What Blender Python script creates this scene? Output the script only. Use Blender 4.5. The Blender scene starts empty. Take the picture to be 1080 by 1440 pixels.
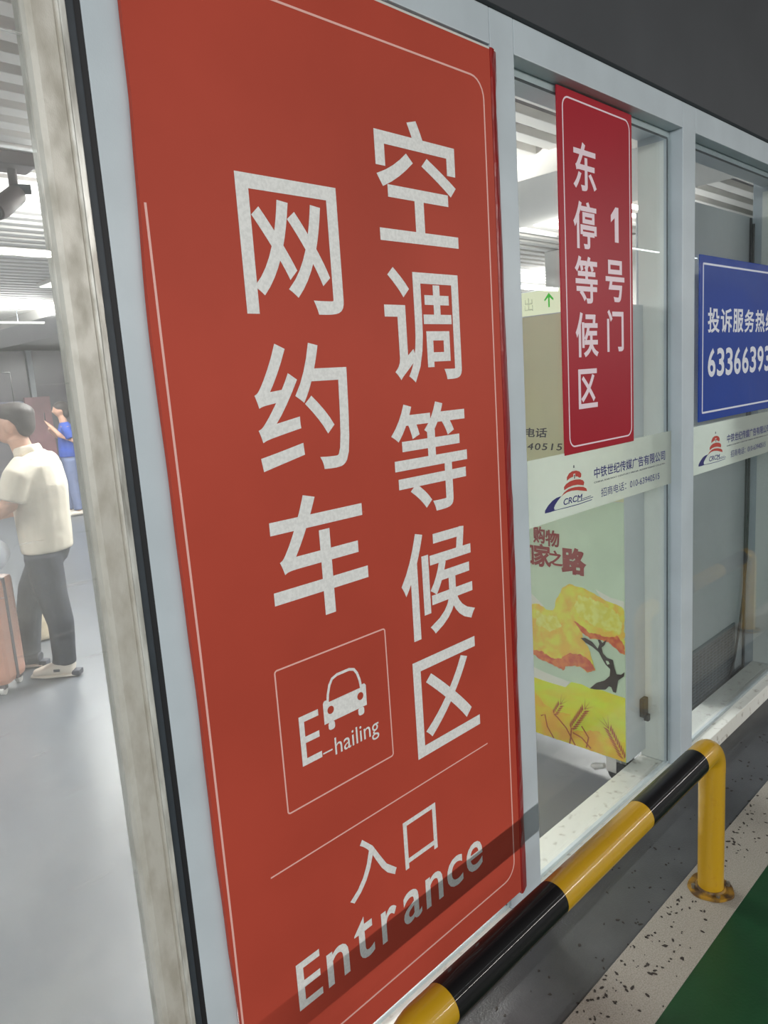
import bpy, bmesh, math, random
from mathutils import Vector, Matrix
random.seed(7)
S = bpy.context.scene
COL = S.collection

# ------------------------------------------------------------------ camera
YAW, PITCH, ROLL, FPX = 0.77026, -0.174756, -0.06757, 1041.5
CAM = Vector((0.0, -1.1324, 1.6))
fw = Vector((math.sin(YAW)*math.cos(PITCH), math.cos(YAW)*math.cos(PITCH), math.sin(PITCH)))
r0 = Vector((math.cos(YAW), -math.sin(YAW), 0)); u0 = r0.cross(fw)
rt = math.cos(ROLL)*r0 + math.sin(ROLL)*u0
up = -math.sin(ROLL)*r0 + math.cos(ROLL)*u0
cd = bpy.data.cameras.new('camera'); cam = bpy.data.objects.new('camera', cd); COL.objects.link(cam)
cam.matrix_world = Matrix(((rt.x, up.x, -fw.x, CAM.x), (rt.y, up.y, -fw.y, CAM.y), (rt.z, up.z, -fw.z, CAM.z), (0, 0, 0, 1)))
cd.sensor_fit = 'VERTICAL'; cd.sensor_height = 36.0; cd.sensor_width = 27.0; cd.lens = FPX/1440*36.0
cd.clip_start = 0.02; cd.clip_end = 200
S.camera = cam

# ------------------------------------------------------------------ world and exposure
w = bpy.data.worlds.new('world'); S.world = w; w.use_nodes = True
w.node_tree.nodes['Background'].inputs[0].default_value = (0.66, 0.68, 0.74, 1)
w.node_tree.nodes['Background'].inputs[1].default_value = 0.30
S.view_settings.view_transform = 'Standard'; S.view_settings.look = 'None'
S.view_settings.exposure = 0.0; S.view_settings.gamma = 1.0; S.view_settings.use_curve_mapping = False

# ------------------------------------------------------------------ lights
def area(name, loc, sx, sy, power, col=(1, 1, 1), rot=(0, 0, 0), spread=math.pi):
    l = bpy.data.lights.new(name, 'AREA'); l.shape = 'RECTANGLE'; l.size = sx; l.size_y = sy
    l.energy = power; l.color = col; l.spread = spread
    o = bpy.data.objects.new(name, l); COL.objects.link(o); o.location = loc; o.rotation_euler = rot
    return o
WARM = (1.0, 0.955, 0.90); COOL = (0.90, 0.97, 1.0)
# rows of tube lamps and one added side fill in the roadway canopy behind the photographer
area('street_tube_and_fill_light', (-1.0, -5.9, 2.93), 26.0, 0.07, 610, WARM, rot=(math.radians(50), 0, 0))
area('street_tube_and_fill_light', (4.0, -3.1, 2.93), 24.0, 0.05, 45, COOL)
area('street_tube_and_fill_light', (-3.8, -2.6, 2.93), 0.06, 3.0, 120, COOL, rot=(0, math.radians(-48), 0))  # added fill across the road, brightens faces turned to -X
# tube rows of the waiting hall, some added out of sight to brighten it
TUBES = ((2.9, 1.9, 1.4, 40), (2.85, 3.35, 1.9, 160), (-1.6, 3.35, 3.4, 110), (1.8, 8.6, 3.9, 150), (1.3, 13.2, 4.8, 130), (5.65, 2.0, 0.8, 60), (9.2, 4.0, 1.2, 240), (8.0, 6.5, 3.0, 240), (8.0, 11.5, 3.0, 120))  # first row and the rows beyond the beam are added fill
for (x, y, sx, e) in TUBES:
    area('hall_tube_and_fill_light', (x, y, 2.615), sx, 0.07, e*(1.5 if y < 1.95 else 1.1), (1.0, 0.985, 0.96), rot=(math.pi, 0, 0))
    area('hall_tube_and_fill_light', (x, y, 2.585), sx, 0.07, e, (1.0, 0.985, 0.96))
area('hall_panel_light', (3.3, 6.7, 2.77), 0.40, 0.40, 90, (1.0, 0.96, 0.9))

# ------------------------------------------------------------------ materials
def lin(c): return tuple(((v/255)/12.92 if v/255 <= 0.04045 else ((v/255+0.055)/1.055)**2.4) for v in c)
def mat(name, rgb, rough=0.5, metal=0.0, noise=0.0, nscale=8.0, rgb2=None, bump=0.0, bscale=60.0, spec=0.5, stretch=(1, 1, 1), contrast=(0.35, 0.65), coat=0.0, rough2=None, detail=6.0, bdist=0.01):
    m = bpy.data.materials.new(name); m.use_nodes = True
    nt = m.node_tree; b = nt.nodes['Principled BSDF']
    c = lin(rgb)
    b.inputs['Base Color'].default_value = (*c, 1); b.inputs['Roughness'].default_value = rough
    b.inputs['Metallic'].default_value = metal; b.inputs['Specular IOR Level'].default_value = spec
    b.inputs['Coat Weight'].default_value = coat; b.inputs['Coat Roughness'].default_value = 0.035
    if noise or bump or rgb2:
        tc = nt.nodes.new('ShaderNodeTexCoord'); mp = nt.nodes.new('ShaderNodeMapping'); mp.inputs['Scale'].default_value = stretch
        nt.links.new(tc.outputs['Object'], mp.inputs['Vector'])
        n = nt.nodes.new('ShaderNodeTexNoise'); n.inputs['Scale'].default_value = nscale; n.inputs['Detail'].default_value = detail
        nt.links.new(mp.outputs[0], n.inputs['Vector'])
        rp = nt.nodes.new('ShaderNodeValToRGB'); rp.color_ramp.elements[0].position = contrast[0]; rp.color_ramp.elements[1].position = contrast[1]
        c2 = lin(rgb2) if rgb2 else tuple(v*(1-noise) for v in c)
        rp.color_ramp.elements[0].color = (*c2, 1); rp.color_ramp.elements[1].color = (*c, 1)
        nt.links.new(n.outputs['Fac'], rp.inputs['Fac']); nt.links.new(rp.outputs['Color'], b.inputs['Base Color'])
        if rough2 is not None:
            mr = nt.nodes.new('ShaderNodeMapRange'); mr.inputs[1].default_value = contrast[0]; mr.inputs[2].default_value = contrast[1]
            mr.inputs[3].default_value = rough2; mr.inputs[4].default_value = rough
            nt.links.new(n.outputs['Fac'], mr.inputs[0]); nt.links.new(mr.outputs[0], b.inputs['Roughness'])
        if bump:
            n2 = nt.nodes.new('ShaderNodeTexNoise'); n2.inputs['Scale'].default_value = bscale; n2.inputs['Detail'].default_value = 3
            nt.links.new(mp.outputs[0], n2.inputs['Vector'])
            bp = nt.nodes.new('ShaderNodeBump'); bp.inputs['Strength'].default_value = bump; bp.inputs['Distance'].default_value = bdist
            nt.links.new(n2.outputs['Fac'], bp.inputs['Height']); nt.links.new(bp.outputs[0], b.inputs['Normal'])
    return m
def emis(name, rgb, st):
    m = bpy.data.materials.new(name); m.use_nodes = True; nt = m.node_tree; nt.nodes.clear()
    e = nt.nodes.new('ShaderNodeEmission'); e.inputs[0].default_value = (*lin(rgb), 1); e.inputs[1].default_value = st
    o = nt.nodes.new('ShaderNodeOutputMaterial'); nt.links.new(e.outputs[0], o.inputs[0]); return m
def glass(name, tint=(1, 1, 1), haze=0.0, hscale=6.0, haze_rgb=(200, 205, 205), ior=1.45, rough=0.0, scratches=False, base=0.0):
    """thin glass: a clear pane with Fresnel reflection and a film of dust and scratches"""
    m = bpy.data.materials.new(name); m.use_nodes = True; nt = m.node_tree; nt.nodes.clear()
    N = nt.nodes.new; K = nt.links.new
    o = N('ShaderNodeOutputMaterial'); t = N('ShaderNodeBsdfTransparent'); t.inputs[0].default_value = (*tint, 1)
    g = N('ShaderNodeBsdfGlossy'); g.inputs['Roughness'].default_value = rough
    f = N('ShaderNodeFresnel'); geo = N('ShaderNodeNewGeometry'); im = N('ShaderNodeMapRange')
    im.inputs[3].default_value = ior; im.inputs[4].default_value = 1/ior; K(geo.outputs['Backfacing'], im.inputs[0]); K(im.outputs[0], f.inputs['IOR'])   # same reflectance on both faces of the pane
    mx = N('ShaderNodeMixShader'); K(f.outputs[0], mx.inputs[0]); K(t.outputs[0], mx.inputs[1]); K(g.outputs[0], mx.inputs[2])
    if haze or base:
        tc = N('ShaderNodeTexCoord'); n = N('ShaderNodeTexNoise'); n.inputs['Scale'].default_value = hscale; n.inputs['Detail'].default_value = 8; n.inputs['Roughness'].default_value = 0.65
        K(tc.outputs['Object'], n.inputs['Vector'])
        mr = N('ShaderNodeMapRange'); mr.inputs[1].default_value = 0.4; mr.inputs[2].default_value = 0.75; mr.inputs[3].default_value = base; mr.inputs[4].default_value = base+haze
        K(n.outputs['Fac'], mr.inputs[0]); fac = mr.outputs[0]
        if scratches:
            for ang, sc in ((0.5, 5.0), (-0.9, 7.0)):
                mp = N('ShaderNodeMapping'); mp.inputs['Rotation'].default_value = (0, ang, 0); mp.inputs['Scale'].default_value = (sc*0.3, 1, sc*6)
                K(tc.outputs['Object'], mp.inputs['Vector'])
                v = N('ShaderNodeTexNoise'); v.inputs['Scale'].default_value = 3.0; v.inputs['Detail'].default_value = 5; K(mp.outputs[0], v.inputs['Vector'])
                r2 = N('ShaderNodeMapRange'); r2.inputs[1].default_value = 0.66; r2.inputs[2].default_value = 0.76; r2.inputs[3].default_value = 0; r2.inputs[4].default_value = 0.30
                K(v.outputs['Fac'], r2.inputs[0])
                ad = N('ShaderNodeMath'); ad.operation = 'ADD'; K(fac, ad.inputs[0]); K(r2.outputs[0], ad.inputs[1]); fac = ad.outputs[0]
        d = N('ShaderNodeBsdfDiffuse'); d.inputs[0].default_value = (*lin(haze_rgb), 1)
        tr = N('ShaderNodeBsdfTranslucent'); tr.inputs[0].default_value = (*lin(haze_rgb), 1)
        m2 = N('ShaderNodeMixShader'); m2.inputs[0].default_value = 0.5; K(d.outputs[0], m2.inputs[1]); K(tr.outputs[0], m2.inputs[2])
        m3 = N('ShaderNodeMixShader'); K(fac, m3.inputs[0]); K(mx.outputs[0], m3.inputs[1]); K(m2.outputs[0], m3.inputs[2])
        K(m3.outputs[0], o.inputs[0])
    else: K(mx.outputs[0], o.inputs[0])
    return m
M = {}
M['white_frame'] = mat('white_frame', (192, 203, 211), 0.38, noise=0.10, nscale=5, bump=0.15, bscale=300, bdist=0.001)
M['post_light'] = mat('painted_light_gloss_white', (240, 244, 240), 0.18, noise=0.04, nscale=3)  # whiter than the frame, to paint light onto the post sides
M['sill_white'] = mat('sill_white', (226, 228, 222), 0.5, rgb2=(172, 168, 158), nscale=30, contrast=(0.28, 0.42), detail=9)
M['alu'] = mat('dirty_aluminium', (198, 195, 187), 0.42, metal=0.25, rgb2=(172, 167, 156), nscale=7, stretch=(5, 5, 2.2), contrast=(0.3, 0.6), detail=12, rough2=0.62, bump=0.4, bscale=150, bdist=0.0008)
M['alu_edge'] = mat('bright_aluminium_edge', (225, 225, 220), 0.3, metal=0.3, rgb2=(150, 147, 140), nscale=9, stretch=(6, 6, 1))
M['rubber'] = mat('dark_rubber', (52, 60, 68), 0.55, noise=0.2, nscale=30)
M['rubber_dark'] = mat('black_rubber', (26, 28, 33), 0.6)
M['sign_red'] = mat('sign_red', (186, 76, 60), 0.5, noise=0.20, nscale=1.6, contrast=(0.3, 0.7), bump=0.35, bscale=3.5, bdist=0.006, spec=0.12)
M['fold_shaded_red'] = mat('fold_shaded_red', (150, 27, 24), 0.3, noise=0.25, nscale=9, bump=0.6, bscale=9, bdist=0.006)  # same film as the sign, with the fold's shade in the colour
M['print_white'] = mat('print_white', (230, 231, 230), 0.5, rgb2=(218, 219, 218), nscale=160, contrast=(0.4, 0.6))
M['print_pink'] = mat('print_pale_pink', (230, 178, 170), 0.5)
M['plastic_edge'] = mat('board_edge', (205, 205, 200), 0.5)
M['crimson'] = mat('crimson', (165, 24, 42), 0.4, spec=0.3, noise=0.08, nscale=3)
M['letter_pale'] = mat('letter_pale', (235, 215, 225), 0.4)
M['letter_white'] = mat('letter_white', (225, 228, 240), 0.35)
M['blue'] = mat('sign_blue', (18, 62, 158), 0.22, noise=0.12, nscale=3, bump=0.8, bscale=5, bdist=0.006)
M['navy'] = mat('navy_ink', (48, 48, 112), 0.5)
M['brick_red'] = mat('logo_red', (184, 66, 56), 0.5)
M['grey_ink'] = mat('grey_ink', (92, 92, 104), 0.5)
M['dark_ink'] = mat('dark_ink', (52, 52, 54), 0.5)
M['cab_side'] = mat('cabinet_side_grey', (190, 197, 203), 0.35, noise=0.05, nscale=4)
M['cab_panel'] = mat('cabinet_panel_olive', (214, 214, 172), 0.28, noise=0.08, nscale=3)
M['poster_green'] = mat('poster_pale_green', (206, 226, 198), 0.25, noise=0.10, nscale=6)
M['poster_white'] = mat('poster_white', (226, 228, 214), 0.25)
M['leaf'] = mat('poster_foliage', (226, 226, 84), 0.28, rgb2=(232, 190, 76), nscale=24, contrast=(0.40, 0.60), detail=12)
M['leaf_light'] = mat('poster_foliage_light', (230, 234, 130), 0.28, rgb2=(222, 216, 84), nscale=40, contrast=(0.4, 0.6), detail=12)
M['leaf_red'] = mat('poster_foliage_red', (222, 128, 70), 0.28, rgb2=(196, 86, 58), nscale=40, contrast=(0.4, 0.6), detail=12)
M['field'] = mat('poster_field', (216, 232, 56), 0.28, rgb2=(226, 214, 50), nscale=7, contrast=(0.35, 0.6), stretch=(1, 1, 3))
M['amber'] = mat('poster_amber', (234, 176, 56), 0.28, rgb2=(228, 208, 52), nscale=16, contrast=(0.38, 0.6))
M['wheat'] = mat('poster_wheat', (176, 92, 44), 0.35)
M['bark'] = mat('poster_trunk', (62, 48, 44), 0.35)
M['brush_red'] = mat('poster_brush_red', (140, 46, 44), 0.35)
M['black_plastic'] = mat('black_plastic', (38, 38, 40), 0.4)
M['caster_white'] = mat('caster_white', (214, 212, 208), 0.4)
M['hall_floor'] = mat('hall_floor_epoxy', (98, 102, 108), 0.33, noise=0.08, nscale=1.2, bump=0.35, bscale=14, bdist=0.004, spec=0.6)
M['slat'] = mat('ceiling_slat', (244, 241, 236), 0.5)
M['slat_back'] = mat('ceiling_void', (140, 136, 138), 0.8)
M['hall_wall'] = mat('hall_wall', (222, 222, 218), 0.5, noise=0.04, nscale=2)
M['dark_wall'] = mat('dark_glass_wall', (120, 116, 122), 0.18, noise=0.2, nscale=2)
M['fascia'] = mat('fascia_charcoal', (66, 69, 74), 0.7, noise=0.15, nscale=3)
M['soffit'] = mat('soffit_black', (26, 26, 28), 0.8)
M['street'] = mat('street_paint_grey', (74, 76, 79), 0.42, noise=0.25, nscale=9, bump=0.4, bscale=180, bdist=0.002, contrast=(0.3, 0.7))
M['green'] = mat('green_floor_paint', (9, 64, 29), 0.38, noise=0.35, nscale=7, bump=0.3, bscale=120, bdist=0.002, contrast=(0.3, 0.75))
M['curb'] = mat('kerb_paint', (150, 146, 138), 0.6, rgb2=(128, 123, 113), nscale=260, contrast=(0.35, 0.6), bump=0.8, bscale=200, bdist=0.002, detail=10)
M['grit'] = mat('dark_grit', (44, 38, 34), 0.8)
M['yellow'] = mat('safety_yellow', (184, 143, 9), 0.5, rgb2=(176, 130, 10), nscale=60, contrast=(0.22, 0.4), detail=10, coat=0.7)
M['black_band'] = mat('safety_black', (9, 8, 11), 0.6, noise=0.2, nscale=20, coat=0.45, spec=0.2)
M['rust'] = mat('rusty_yellow', (150, 112, 22), 0.5, rgb2=(70, 48, 24), nscale=30, contrast=(0.4, 0.6))
M['bolt'] = mat('bolt_steel', (150, 146, 136), 0.35, metal=0.9)
M['ac_grey'] = mat('machine_grey', (178, 184, 188), 0.35, noise=0.06, nscale=4)
M['ac_dark'] = mat('machine_vent_dark', (30, 32, 35), 0.5)
M['ac_frame'] = mat('machine_vent_frame', (84, 92, 98), 0.45)
M['cable'] = mat('black_cable', (24, 24, 26), 0.45)
M['skin'] = mat('skin', (206, 160, 136), 0.5, noise=0.06, nscale=20)
M['hair'] = mat('hair', (52, 44, 42), 0.6, noise=0.3, nscale=90, bump=0.6, bscale=120, bdist=0.004)
M['polo'] = mat('polo_cream', (222, 213, 196), 0.7, noise=0.05, nscale=9, bump=0.5, bscale=11, bdist=0.015)
M['jeans'] = mat('dark_denim', (46, 50, 62), 0.75, noise=0.35, nscale=22, bump=0.6, bscale=14, bdist=0.012)
M['shoe'] = mat('shoe_white', (232, 222, 208), 0.5)
M['shoe_dark'] = mat('shoe_dark', (52, 54, 66), 0.5)
M['suitcase'] = mat('suitcase_coral', (206, 148, 124), 0.35, noise=0.06, nscale=5)
M['suit_dark'] = mat('suitcase_trim', (84, 72, 76), 0.5)
M['pale_blue'] = mat('pale_blue_cloth', (222, 228, 240), 0.7, noise=0.1, nscale=8, bump=0.5, bscale=10, bdist=0.02)
M['cream_bag'] = mat('cream_bag', (222, 206, 176), 0.7, noise=0.12, nscale=12, bump=0.5, bscale=14, bdist=0.01)
M['shirt_blue'] = mat('shirt_blue', (52, 84, 176), 0.7, noise=0.25, nscale=12)
M['jeans_blue'] = mat('jeans_blue', (112, 124, 160), 0.75, noise=0.2, nscale=12)
M['navy_bag'] = mat('navy_panel', (58, 64, 92), 0.5)
M['exit_panel'] = emis('exit_sign_panel', (236, 240, 206), 0.95)
M['exit_green'] = emis('exit_sign_green', (70, 200, 60), 0.8)
M['exit_grey'] = mat('exit_sign_grey', (120, 128, 100), 0.5)
M['poster_far'] = mat('poster_pale_red', (156, 112, 118), 0.4, noise=0.3, nscale=3)
M['tube'] = emis('tube_glow', (255, 252, 245), 4.0)
M['shop_orange'] = emis('shop_glow_orange', (250, 120, 70), 0.7)
M['shop_red'] = emis('shop_glow_red', (230, 40, 60), 0.7)
M['shop_white'] = emis('shop_glow_white', (255, 250, 240), 1.3)
M['glass'] = glass('clear_glass', (0.965, 0.98, 0.97), haze=0.05, hscale=3.0, base=0.015, ior=1.38)
M['glass_grey'] = glass('dusty_glass', (0.88, 0.90, 0.90), haze=0.05, hscale=3.0, base=0.03, ior=1.36)
M['door_glass'] = glass('scratched_door_glass', (0.93, 0.95, 0.95), haze=0.16, hscale=4.0, base=0.10, ior=1.35, scratches=True, haze_rgb=(215, 215, 212))
M['banner'] = glass('frosted_banner_film', (0.85, 0.9, 0.86), haze=0.04, hscale=3, base=0.55, haze_rgb=(226, 231, 226), ior=1.3)

# ------------------------------------------------------------------ helpers
def link(name, me, m, parent=None, loc=None):
    o = bpy.data.objects.new(name, me); COL.objects.link(o)
    if m is not None and not me.materials: me.materials.append(m)
    if parent: o.parent = parent
    if loc: o.location = loc
    return o
def bm_obj(name, bm, m, parent=None, smooth=False, loc=None):
    me = bpy.data.meshes.new(name)
    bmesh.ops.recalc_face_normals(bm, faces=bm.faces)
    bm.to_mesh(me); bm.free()
    if smooth:
        for p in me.polygons: p.use_smooth = len(p.vertices) < 5
    return link(name, me, m, parent, loc)
def add_box(bm, a, b, bev=0.0):
    t = bmesh.new()
    bmesh.ops.create_cube(t, size=1.0)
    for v in t.verts:
        v.co = Vector(((a[i]+b[i])/2 + v.co[i]*(b[i]-a[i]) for i in range(3)))
    if bev: bmesh.ops.bevel(t, geom=list(t.edges), offset=bev, segments=2, profile=0.6, affect='EDGES')
    me = bpy.data.meshes.new('tmp'); t.to_mesh(me); t.free(); bm.from_mesh(me); bpy.data.meshes.remove(me)
def box(name, a, b, m, parent=None, bev=0.002):
    bm = bmesh.new(); add_box(bm, a, b, bev); return bm_obj(name, bm, m, parent)
def add_tube(bm, pts, rad, seg=16, caps=True, sq=None):
    """tube through pts; rad number or list; sq=(sx, sy) list squashes sections; frames by parallel transport"""
    pts = [Vector(p) for p in pts]; n = len(pts)
    R = rad if isinstance(rad, (list, tuple)) else [rad]*n
    T = [(pts[min(i+1, n-1)]-pts[max(i-1, 0)]).normalized() for i in range(n)]
    a = Vector((0, 0, 1)) if abs(T[0].z) < 0.9 else Vector((1, 0, 0))
    N = (a - T[0]*a.dot(T[0])).normalized(); rings = []
    for i in range(n):
        N = (N - T[i]*N.dot(T[i])).normalized(); B = T[i].cross(N)
        ra, rb = R[i] if isinstance(R[i], (tuple, list)) else (R[i], R[i])
        rings.append([bm.verts.new(pts[i] + N*math.cos(2*math.pi*k/seg)*ra + B*math.sin(2*math.pi*k/seg)*rb) for k in range(seg)])
    for i in range(n-1):
        for k in range(seg):
            bm.faces.new((rings[i][k], rings[i][(k+1) % seg], rings[i+1][(k+1) % seg], rings[i+1][k]))
    if caps: bm.faces.new(rings[0][::-1]); bm.faces.new(rings[-1])
def tube(name, pts, rad, m, parent=None, seg=20, caps=True):
    bm = bmesh.new(); add_tube(bm, pts, rad, seg, caps)
    ce = {e for f_ in bm.faces if len(f_.verts) > 4 for e in f_.edges}
    if ce: bmesh.ops.split_edges(bm, edges=list(ce))          # hard rim, so the side keeps straight highlights
    return bm_obj(name, bm, m, parent, smooth=True)
def autosmooth(o):
    for p in o.data.polygons: p.use_smooth = True
def empty(name, loc=(0, 0, 0), label=None, cat=None, group=None, kind=None):
    o = bpy.data.objects.new(name, None); COL.objects.link(o); o.location = loc; o.empty_display_size = 0.1
    if label: o['label'] = label
    if cat: o['category'] = cat
    if group: o['group'] = group
    if kind: o['kind'] = kind
    return o
def tag(o, label, cat, group=None):
    o['label'] = label; o['category'] = cat
    if group: o['group'] = group
    return o
def structure(o): o['kind'] = 'structure'; return o
# plane mappers: a flat print point (a, b) at depth layer d
def facade(y): return lambda a, b, d=0.0: Vector((a, y-d, b))          # faces the street (-Y)
def side(x): return lambda a, b, d=0.0: Vector((x-d, a, b))            # faces -X, a = world Y
def flat(name, pts, mp, m, parent, d=0.0, th=0.0006):
    """flat printed or cut-out shape with a real thickness"""
    bm = bmesh.new()
    from mathutils.geometry import tessellate_polygon
    P = [mp(a, b, d) for a, b in pts]; Q = [mp(a, b, d+th) for a, b in pts]
    tri = tessellate_polygon([[Vector((a, b, 0)) for a, b in pts]])
    vq = [bm.verts.new(q) for q in Q]; vp = [bm.verts.new(p) for p in P]
    for t in tri:
        if len(set(t)) == 3:
            try: bm.faces.new([vq[i] for i in t])
            except ValueError: pass
    n = len(pts)
    for i in range(n): bm.faces.new((vp[i], vp[(i+1) % n], vq[(i+1) % n], vq[i]))
    return bm_obj(name, bm, m, parent)
def rrect(x0, z0, x1, z1, r, n=6):
    out = []
    for cx, cz, a0 in ((x1-r, z1-r, 0), (x0+r, z1-r, 90), (x0+r, z0+r, 180), (x1-r, z0+r, 270)):
        for k in range(n+1):
            a = math.radians(a0 + 90*k/n); out.append((cx+r*math.cos(a), cz+r*math.sin(a)))
    return out
def outline(name, pts, wd, mp, m, parent, d=0.0, closed=True):
    """line of width wd along pts as flat strip"""
    bm = bmesh.new(); n = len(pts); L = []; Rr = []
    for i in range(n):
        p = Vector(pts[i]); a = Vector(pts[(i-1) % n] if closed or i > 0 else pts[i]); b = Vector(pts[(i+1) % n] if closed or i < n-1 else pts[i])
        t = (b-a).normalized(); nn = Vector((-t.y, t.x))*wd/2
        L.append(bm.verts.new(mp(p.x+nn.x, p.y+nn.y, d))); Rr.append(bm.verts.new(mp(p.x-nn.x, p.y-nn.y, d)))
    for i in range(n if closed else n-1):
        j = (i+1) % n; bm.faces.new((L[i], L[j], Rr[j], Rr[i]))
    r = bmesh.ops.extrude_face_region(bm, geom=list(bm.faces))
    dv = mp(0, 0, 0.0005) - mp(0, 0, 0)
    bmesh.ops.translate(bm, vec=dv, verts=[v for v in r['geom'] if isinstance(v, bmesh.types.BMVert)])
    return bm_obj(name, bm, m, parent)
def embolden(bm, b):
    """widen strokes: a mitred strip grown outwards from every outline edge"""
    bmesh.ops.remove_doubles(bm, verts=bm.verts, dist=1e-5)
    acc = {}; E_ = [e for e in bm.edges if len(e.link_faces) == 1]
    for e in E_:
        fc_ = e.link_faces[0]; a, c = e.verts; t = (c.co-a.co); 
        if t.length < 1e-7: continue
        t.normalize(); n = Vector((t.y, -t.x, 0)); mid = (a.co+c.co)/2
        if (fc_.calc_center_median()-mid).dot(n) > 0: n = -n
        for v in (a, c): acc.setdefault(v, []).append(n)
    new = {}
    for v, ns in acc.items():
        m = Vector((0, 0, 0))
        for n in ns: m += n
        if m.length < 1e-4: m = ns[0].copy()
        m.normalize(); k = max(0.42, min(m.dot(n) for n in ns)); new[v] = bm.verts.new(v.co + m*(b/k) + Vector((0, 0, -0.08)))
    for e in E_:
        a, c = e.verts
        if a in new and c in new: bm.faces.new((a, c, new[c], new[a]))
def text(name, body, bb, mp, m, parent, d=0.0, bold=0.0, shear=0.0, spacing=1.0, th=0.0005, flip=False, fit=True):
    """lettering fitted to the box bb=(a0, b0, a1, b1) on a plane; flip mirrors a for planes seen from the other side"""
    c = bpy.data.curves.new(name, 'FONT'); c.body = body; c.shear = shear; c.space_character = spacing; c.resolution_u = 4
    o = bpy.data.objects.new('tmp', c); COL.objects.link(o)
    bpy.context.view_layer.update()
    me = bpy.data.meshes.new_from_object(o.evaluated_get(bpy.context.evaluated_depsgraph_get()))
    bpy.data.objects.remove(o); bpy.data.curves.remove(c)
    bm = bmesh.new(); bm.from_mesh(me); bpy.data.meshes.remove(me)
    xs = [v.co.x for v in bm.verts]; ys = [v.co.y for v in bm.verts]
    x0, x1, y0, y1 = min(xs), max(xs), min(ys), max(ys)
    a0, b0, a1, b1 = bb
    if bold: embolden(bm, bold)
    xs = [v.co.x for v in bm.verts]; ys = [v.co.y for v in bm.verts]
    x0, x1, y0, y1 = min(xs), max(xs), min(ys), max(ys)
    topv = None
    if not bold:
        r = bmesh.ops.extrude_face_region(bm, geom=list(bm.faces))
        topv = set(v for v in r['geom'] if isinstance(v, bmesh.types.BMVert))
    for v in bm.verts:
        u = (v.co.x-x0)/(x1-x0 or 1); t = (v.co.y-y0)/(y1-y0 or 1)
        if flip: a = a1 + (a0-a1)*u
        else: a = a0 + (a1-a0)*u
        v.co = mp(a, b0+(b1-b0)*t, d + (th*(1+v.co.z) if bold else (th if v in topv else 0)))
    return bm_obj(name, bm, m, parent)
def ragged(pts, sub=0.012, amp=0.004, seed=1):
    rn = random.Random(seed); out = []
    n = len(pts)
    for i in range(n):
        a = Vector(pts[i]); b = Vector(pts[(i+1) % n]); L = (b-a).length; k = max(1, int(L/sub))
        for j in range(k):
            p = a.lerp(b, j/k); out.append((p.x+rn.uniform(-amp, amp), p.y+rn.uniform(-amp, amp)))
    return out

# ------------------------------------------------------------------ ground and hall shell
structure(box('ground', (-9, -9, -0.3), (16, 0.0, 0.0), M['street'], bev=0))
structure(box('floor', (-6, 0.0, -0.3), (14, 18.2, 0.0), M['hall_floor'], bev=0))
kerb_road = structure(box('kerb_strip', (-9, -0.411, -0.005), (16, -0.243, 0.004), M['curb'], bev=0.002))
structure(box('trim_1', (-9, -9, -0.005), (16, -0.411, 0.0025), M['green'], bev=0))
rn = random.Random(3)
bm = bmesh.new()
for i in range(420):
    x = rn.uniform(1.0, 3.4); yy = -0.25 - abs(rn.gauss(0, 0.075)) if rn.random() < 0.72 else rn.uniform(-0.24, -0.02)
    if yy < -0.408: continue
    if abs(x-2.073) < 0.08 and yy < -0.24: continue
    z = 0.004 if yy < -0.243 else 0.0
    s = rn.uniform(0.0012, 0.0042)*(1.4 if rn.random() < 0.15 else 1); a0 = rn.uniform(0, 6.28); el = rn.uniform(1, 2.6)
    k = rn.randint(4, 7); vs = []; tp = []
    for j in range(k):
        a = 2*math.pi*j/k; q = Vector((math.cos(a)*s*el, math.sin(a)*s))*rn.uniform(0.6, 1.2)
        X = x+q.x*math.cos(a0)-q.y*math.sin(a0); Y = yy+q.x*math.sin(a0)+q.y*math.cos(a0)
        vs.append(bm.verts.new((X, Y, z))); tp.append(bm.verts.new((X, Y, z+0.0012)))
    bm.faces.new(tp)
    for j in range(k): bm.faces.new((vs[j], vs[(j+1) % k], tp[(j+1) % k], tp[j]))
g = bm_obj('grit', bm, M['grit']); g['kind'] = 'stuff'; tag(g, 'dark crumbs of grit scattered over the pale kerb strip and grey roadway', 'grit')

structure(box('wall_left', (-6.2, 0.3, 0), (-6.0, 18.2, 3.2), M['hall_wall'], bev=0))
structure(box('wall_right', (13.0, 0.3, 0), (13.2, 18.2, 3.2), M['hall_wall'], bev=0))
structure(box('wall_back', (-6, 18.0, 0), (13, 18.2, 3.2), M['hall_wall'], bev=0))
ceil = structure(empty('ceiling'))
box('void_panel', (-6, 0.16, 2.98), (13, 18, 3.06), M['slat_back'], ceil, bev=0)
box('flat_band', (-6, 0.17, 2.82), (3.88, 0.97, 2.97), M['slat'], ceil, bev=0.003)
box('beam', (3.88, 0.17, 2.70), (5.08, 18, 2.97), M['slat'], ceil, bev=0.006)
box('flat_band', (5.08, 0.17, 2.82), (13, 0.97, 2.97), M['slat'], ceil, bev=0.003)
sm = {}
for (x0, x1) in ((-6, 3.878), (5.082, 13)):
    y = 1.07
    while y < 17.9:
        if x0 not in sm:
            s = box('slat', (x0, 0, -0.022), (x1, 0.088, 0.022), M['slat'], ceil, bev=0.003); sm[x0] = s.data
        else: s = link('slat', sm[x0], None, ceil)
        s.location = (0, y, 2.842); y += 0.172
# street canopy and charcoal fascia above the frame
structure(box('wall_front_fascia', (-9, -0.015, 2.436), (16, 0.17, 3.2), M['fascia'], bev=0.002))
structure(box('canopy_ceiling', (-9, -9, 3.0), (16, -0.02, 3.1), M['soffit'], bev=0))

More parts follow.
